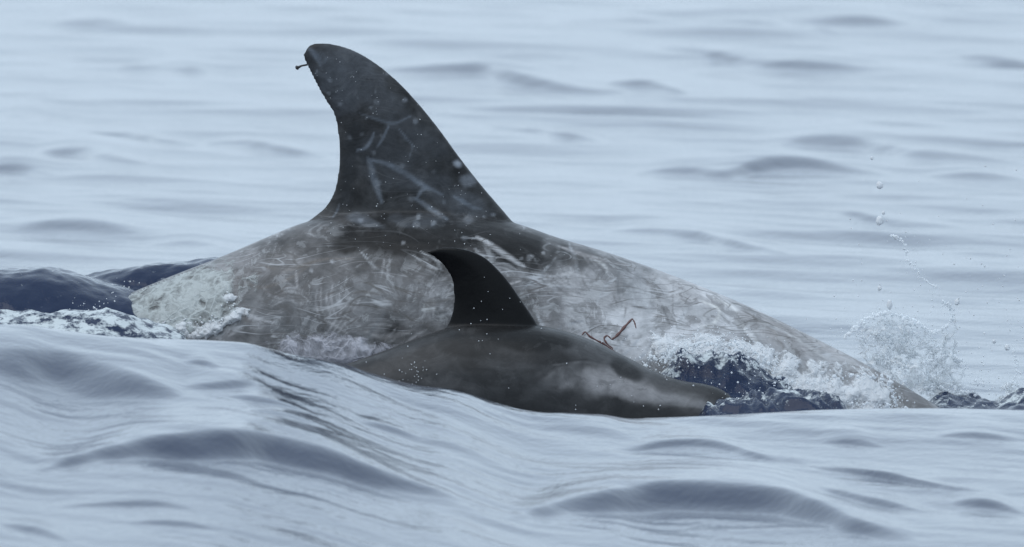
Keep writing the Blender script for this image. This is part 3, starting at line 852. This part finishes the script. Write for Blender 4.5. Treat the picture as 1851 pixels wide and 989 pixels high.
lip_me = film('water_film', (260, 500, 470, 640),
     lambda x, y: np.clip(np.maximum.reduce([ell(x, y, 320, 584, 52, 15, -14), ell(x, y, 385, 582, 48, 17, -20), ell(x, y, 420, 563, 26, 13, -35), ell(x, y, 408, 531, 18, 10, -20)])*1.5, -1, 1), .012, 40, .8, .0028, M_CURL, A_BVH, 4.7)
link('water_film', lip_me, M_CURL, kind='stuff', category='water', label='bright ragged edge of the water running off the flank at the left')
fl = film('foam', (470, 570, 760, 680), lambda x, y: np.clip(ell(x, y, 610, 632, 130, 34, 6)*1.4, -1, 1), .008, 18, .45, .0035, M_WASH, A_BVH, 6.1)
link('foam', fl, M_WASH, kind='stuff', category='foam', label='soft white foam along the large dolphin behind the calf')
fr_ = film('foam', (1170, 560, 1680, 760),
     lambda x, y: np.clip(np.maximum.reduce([ell(x, y, 1390, 650, 130, 34, 22), ell(x, y, 1500, 700, 140, 46, 14), ell(x, y, 1260, 632, 110, 34, 8), ell(x, y, 1585, 705, 60, 36, 30)])*1.5, -1, 1),
     .014, 26, .8, .0030, M_LACE, A_BVH, 9.4)
link('foam', fr_, M_CURL, kind='stuff', category='foam', label='white water washing over the head end of the large dolphin')

ICO = None
def ico():
    global ICO
    if ICO is None:
        bm = bmesh.new(); bmesh.ops.create_icosphere(bm, subdivisions=1, radius=1.0)
        ICO = (np.array([v.co[:] for v in bm.verts]), np.array([[v.index for v in f.verts] for f in bm.faces])); bm.free()
    return ICO
def drops_mesh(name, pts, rad, stretch=None):
    v, f = ico(); pts = np.asarray(pts, float); rad = np.asarray(rad, float)
    s = np.ones((len(pts), 3)) if stretch is None else stretch
    V = pts[:, None] + v[None]*rad[:, None, None]*s[:, None]
    F = f[None] + (np.arange(len(pts))*len(v))[:, None, None]
    return mesh_from(name, V.reshape(-1, 3), F.reshape(-1, 3))
def liquid(name, pts, rad, voxel, sm=2):
    v, f = ico(); sh = []
    m = drops_mesh('tmpd', pts, rad)
    o = bpy.data.objects.new('tmp', m); col.objects.link(o)
    r = o.modifiers.new('r', 'REMESH'); r.mode = 'VOXEL'; r.voxel_size = voxel; r.use_smooth_shade = True
    s = o.modifiers.new('s', 'SMOOTH'); s.factor = .5; s.iterations = sm
    dg = bpy.context.evaluated_depsgraph_get(); dg.update()
    out = bpy.data.meshes.new_from_object(o.evaluated_get(dg)); bpy.data.objects.remove(o); bpy.data.meshes.remove(m)
    out.name = name
    return out

rd = np.random.default_rng(33)
def strand(pts, Yv, r0, r1, jit, n, out, gap=.0):
    a = np.array(pts, float); t = np.linspace(0, len(a) - 1, n)
    px, py = cubic(np.arange(len(a)), a[:, 0], t), cubic(np.arange(len(a)), a[:, 1], t)
    for i in range(n):
        if rd.random() < gap: continue
        p = P(np.array(px[i] + rd.normal(0, jit)), np.array(py[i] + rd.normal(0, jit)), Yv + rd.normal(0, .008))
        out.append((p, rd.uniform(r0, r1)))
# splash thrown up ahead of the large dolphin
sp = []
SPY = .62
for pts, n, r0, r1, j, g in [
        ([(1528,610),(1550,588),(1580,572),(1605,566),(1640,575),(1668,592)], 90, .003, .0065, 4, .1),
        ([(1605,566),(1600,600),(1615,640),(1640,675),(1665,700)], 60, .0025, .0055, 5, .1),
        ([(1668,592),(1690,600),(1712,590),(1722,570),(1716,552),(1702,545)], 60, .003, .006, 3, .1),
        ([(1640,575),(1660,610),(1690,625),(1715,640),(1735,655)], 60, .0025, .0055, 4, .15),
        ([(1670,660),(1695,648),(1720,642),(1738,652)], 40, .0025, .005, 2, .05),
        ([(1738,652),(1750,670),(1765,690),(1768,715)], 30, .002, .0045, 4, .3),
        ([(1560,620),(1590,610),(1620,612),(1650,630)], 60, .0025, .005, 7, .2),
        ([(1580,640),(1610,650),(1640,660),(1668,690),(1690,715)], 60, .0025, .005, 6, .2),
        ([(1550,600),(1575,625),(1600,655),(1640,700)], 60, .0025, .005, 6, .2),
        ([(1690,605),(1680,640),(1672,670),(1690,705)], 50, .0025, .005, 5, .2),
        ([(1668,700),(1720,705),(1770,712)], 50, .003, .006, 7, .2),
        ([(1830,625),(1838,650),(1836,680),(1830,705)], 34, .0025, .005, 3, .3),
        ([(1760,690),(1800,700),(1851,690)], 40, .0025, .005, 6, .3),
        ([(1640,470),(1652,482),(1662,500),(1680,512),(1695,520)], 26, .003, .005, 3, .15),
        ([(1612,425),(1625,430),(1632,440),(1640,460)], 14, .003, .0055, 3, .1)]:
    strand(pts, SPY, r0*.6, r1*.75, j*.6, int(n*1.6), sp, g)
    strand(pts, SPY + .03, r0*.28, r1*.34, j*2.6, n*2, sp, g)
for i in range(380):
    u = rd.uniform(0, 1); p = (1535 + 190*u + rd.normal(0, 16), 610 + 60*rd.random() + 40*u + rd.normal(0, 22))
    sp.append((P(np.array(p[0]), np.array(p[1]), SPY + rd.normal(0, .04)), rd.uniform(.0006, .0013)))
me = liquid('splash', [q[0] for q in sp], [q[1] for q in sp], .0012, 1)
link('splash', me, M_SPRAY, kind='stuff', category='splash', label='lacy crown of white splash thrown up ahead of the large dolphin')
def sheet(low, high, Y0, bulge, seed, dlow, dhigh, name='splash_sheet', ni=110, nj=60):
    a, b = np.array(low, float), np.array(high, float); u = np.linspace(0, 1, ni); v = np.linspace(0, 1, nj)
    f = lambda q: np.stack([cubic(np.linspace(0, 1, len(q)), q[:, 0], u), cubic(np.linspace(0, 1, len(q)), q[:, 1], u)], -1)
    A_, B_ = f(a), f(b)
    q = A_[:, None]*(1 - v)[None, :, None] + B_[:, None]*v[None, :, None]
    U, Vv = np.meshgrid(u, v, indexing='ij')
    q[..., 0] += 14*fbm(U*5, Vv*4, seed, 3); q[..., 1] += 12*fbm(U*5, Vv*4, seed + 4, 3)
    p = P(q[..., 0], q[..., 1], Y0 + bulge*(np.sin(Vv*2.2) + .5*np.sin(U*6 + seed)) + .03*fbm(U*6, Vv*5, seed + 9, 3))
    me = mesh_from(name, p.reshape(-1, 3), grid_faces(ni, nj))
    edge = np.minimum(smooth(0, .12, U), 1 - smooth(.88, 1, U)) * (1 - .9*smooth(.86, 1, Vv + .12*fbm(U*9, 0*U, seed, 2)))
    set_float(me, 'dens', ((dlow + (dhigh - dlow)*Vv)*edge).ravel())
    return me
for lo, hi, Y0, bu, sd, d0, d1 in [
        ([(1545,652),(1600,690),(1660,715),(1720,722)], [(1526,606),(1580,566),(1640,568),(1700,598)], .60, .05, 1.7, .56, .62),
        ([(1570,668),(1620,700),(1680,722),(1760,726)], [(1560,600),(1610,580),(1670,596),(1742,648)], .70, -.05, 5.2, .55, .52),
        ([(1668,690),(1690,700),(1720,712),(1750,720)], [(1680,612),(1700,590),(1716,572),(1724,548)], .64, .03, 8.4, .50, .52),
        ([(1790,742),(1810,742),(1840,742),(1880,742)], [(1800,715),(1820,690),(1845,670),(1880,668)], .60, .04, 3.1, .62, .34)]:
    link('splash_sheet', sheet(lo, hi, Y0, bu, sd, d0, d1), M_SHEET, kind='stuff', category='splash', label='torn translucent sheet of water inside the splash ahead of the large dolphin')


# frothing lip of the churned water beside the calf's head, lumps over the foam
lp = []
for pts, n, r0, r1, j, Yv in [
        ([(1150,668),(1180,650),(1205,645),(1230,632),(1260,622),(1300,618),(1340,628),(1370,640),(1400,668),(1420,690)], 260, .003, .009, 8, .07),
        ([(1190,650),(1240,640),(1290,632),(1340,640),(1390,668)], 150, .003, .008, 9, .03),
        ([(1200,680),(1260,690),(1330,695),(1400,700)], 60, .002, .005, 14, -.10),
        ([(1300,732),(1350,718),(1400,708),(1450,706),(1490,716)], 120, .003, .007, 6, -.17),
        ([(1340,736),(1400,728),(1470,722),(1540,730)], 80, .002, .006, 7, -.22),
        ([(1420,695),(1480,690),(1540,680),(1590,684),(1612,705),(1620,735)], 150, .003, .008, 6, .12),
        ([(1430,735),(1500,728),(1580,735),(1640,738)], 120, .003, .008, 8, .05),
        ([(1790,742),(1820,722),(1851,706)], 80, .003, .007, 5, .55)]:
    strand(pts, Yv, r0*.3, r1*.33, j*1.6, n*2, lp)
    strand(pts, Yv + .01, r0*.6, r1*.7, j*.5, n//2, lp, .5)
me = liquid('froth', [q[0] for q in lp], [q[1] for q in lp], .0014, 1)
link('froth', me, M_SPRAY, kind='stuff', category='froth', label='bubbling froth on the churned water round the head of the calf')

# glassy lip hanging under the sheet of water on the left
gp = []
for pts, n, r0, r1, j in [([(285,585),(300,592),(330,578),(345,585)], 30, .004, .008, 4), ([(350,592),(365,582),(375,590),(390,575),(400,592),(405,578)], 50, .004, .009, 4),
                          ([(405,560),(420,556),(432,562),(428,572)], 26, .004, .009, 4), ([(405,532),(415,530)], 10, .003, .006, 3), ([(200,520),(240,508),(190,545),(170,555)], 40, .003, .007, 8),
                          ([(120,560),(150,548),(180,560)], 40, .003, .006, 8)]:
    a = np.array(pts, float); t = np.linspace(0, len(a) - 1, n)
    for px, py in zip(cubic(np.arange(len(a)), a[:, 0], t), cubic(np.arange(len(a)), a[:, 1], t)):
        if rd.random() < .45: continue
        p, nn = on_skin(A_BVH, px + rd.normal(0, j), py + rd.normal(0, j), .2)
        gp.append((p + nn*.010, rd.uniform(r0, r1)*.36))
me = liquid('water_lip', [q[0] for q in gp], [q[1] for q in gp], .0011, 1)
link('water_lip', me, M_DROP, kind='stuff', category='water', label='glinting ragged lip of water hanging on the flank at the left')

# fine spray: beads over skin and air
bp, br = [], []
for i in range(240):
    px, py = rd.uniform(560, 1080), rd.uniform(100, 480)
    p, n = on_skin(A_BVH, px, py, -9)
    if p[1] < -5: continue
    bp.append(p + n*rd.uniform(.001, .03)); br.append(rd.choice([.0007, .0009, .0012, .0017], p=[.5, .3, .15, .05]))
for i in range(70):
    px, py = rd.uniform(640, 1250), rd.uniform(470, 750)
    p, n = on_skin(C_BVH, px, py, -9)
    if p[1] < -5: continue
    bp.append(p + n*rd.uniform(.001, .02)); br.append(rd.uniform(.0009, .0018))
for i in range(40):
    p, n = on_skin(C_BVH, rd.normal(745, 16), rd.normal(678, 14), -9)
    if p[1] > -5: bp.append(p + n*.001); br.append(rd.uniform(.0007, .0017))
for i in range(260):
    px, py = 1500 + 350*rd.random(), 740 - abs(rd.normal(0, 170))
    bp.append(P(np.array(px), np.array(py), .6 + rd.normal(0, .1))); br.append(rd.uniform(.0009, .0024))
for i in range(120):
    px, py = rd.normal(1290, 70), 640 - abs(rd.normal(0, 25))
    bp.append(P(np.array(px), np.array(py), .05 + rd.normal(0, .03))); br.append(rd.uniform(.001, .0024))
link('spray', drops_mesh('spray', bp, br), M_DROP, kind='stuff', category='spray', label='fine beads of spray over the dolphins and beside the splash')

# the big drops one can pick out above the splash
DROPS = [(1590,335,7.5,1,'uppermost large water drop hanging high above the splash'),
         (1590,399,8.5,1.1,'largest water drop, round, midway between splash and uppermost drop'),
         (1597,385,4.0,1,'small water drop just above the largest round drop'),
         (1576,286,3.5,1,'tiny topmost water drop above all the others'),
         (1590,521,5.0,1,'lone water drop straight above the peak of the splash'),
         (1608,551,6.5,1.5,'water drop breaking off the peak of the splash'),
         (1730,546,6.5,1,'water drop beside the curled right arm of the splash'),
         (1821,628,6.5,1,'water drop at the head of the far right spurt'),
         (1797,617,4.5,1,'small water drop left of the far right spurt'),
         (1619,429,5.5,.8,'flattened water drop at the start of the falling string of drops')]
bm = bmesh.new(); bmesh.ops.create_icosphere(bm, subdivisions=3, radius=1.0)
DV = np.array([v.co[:] for v in bm.verts]); DF = np.array([[v.index for v in f.verts] for f in bm.faces]); bm.free()
for i, (px, py, r, st, lab) in enumerate(DROPS):
    s = 1 + .14*perlin(DV[:, 0]*1.3 + 9*i, DV[:, 1]*1.3, DV[:, 2]*1.3)
    V = DV * s[:, None] * np.array([1, 1, st*1.15]) * r * .82 * MPP
    o = link('water_drop', mesh_from('water_drop', V, DF), M_DROP, category='drop', label=lab, group='drops flying above the splash')
    o.location = P(np.array(float(px)), np.array(float(py)), SPY)
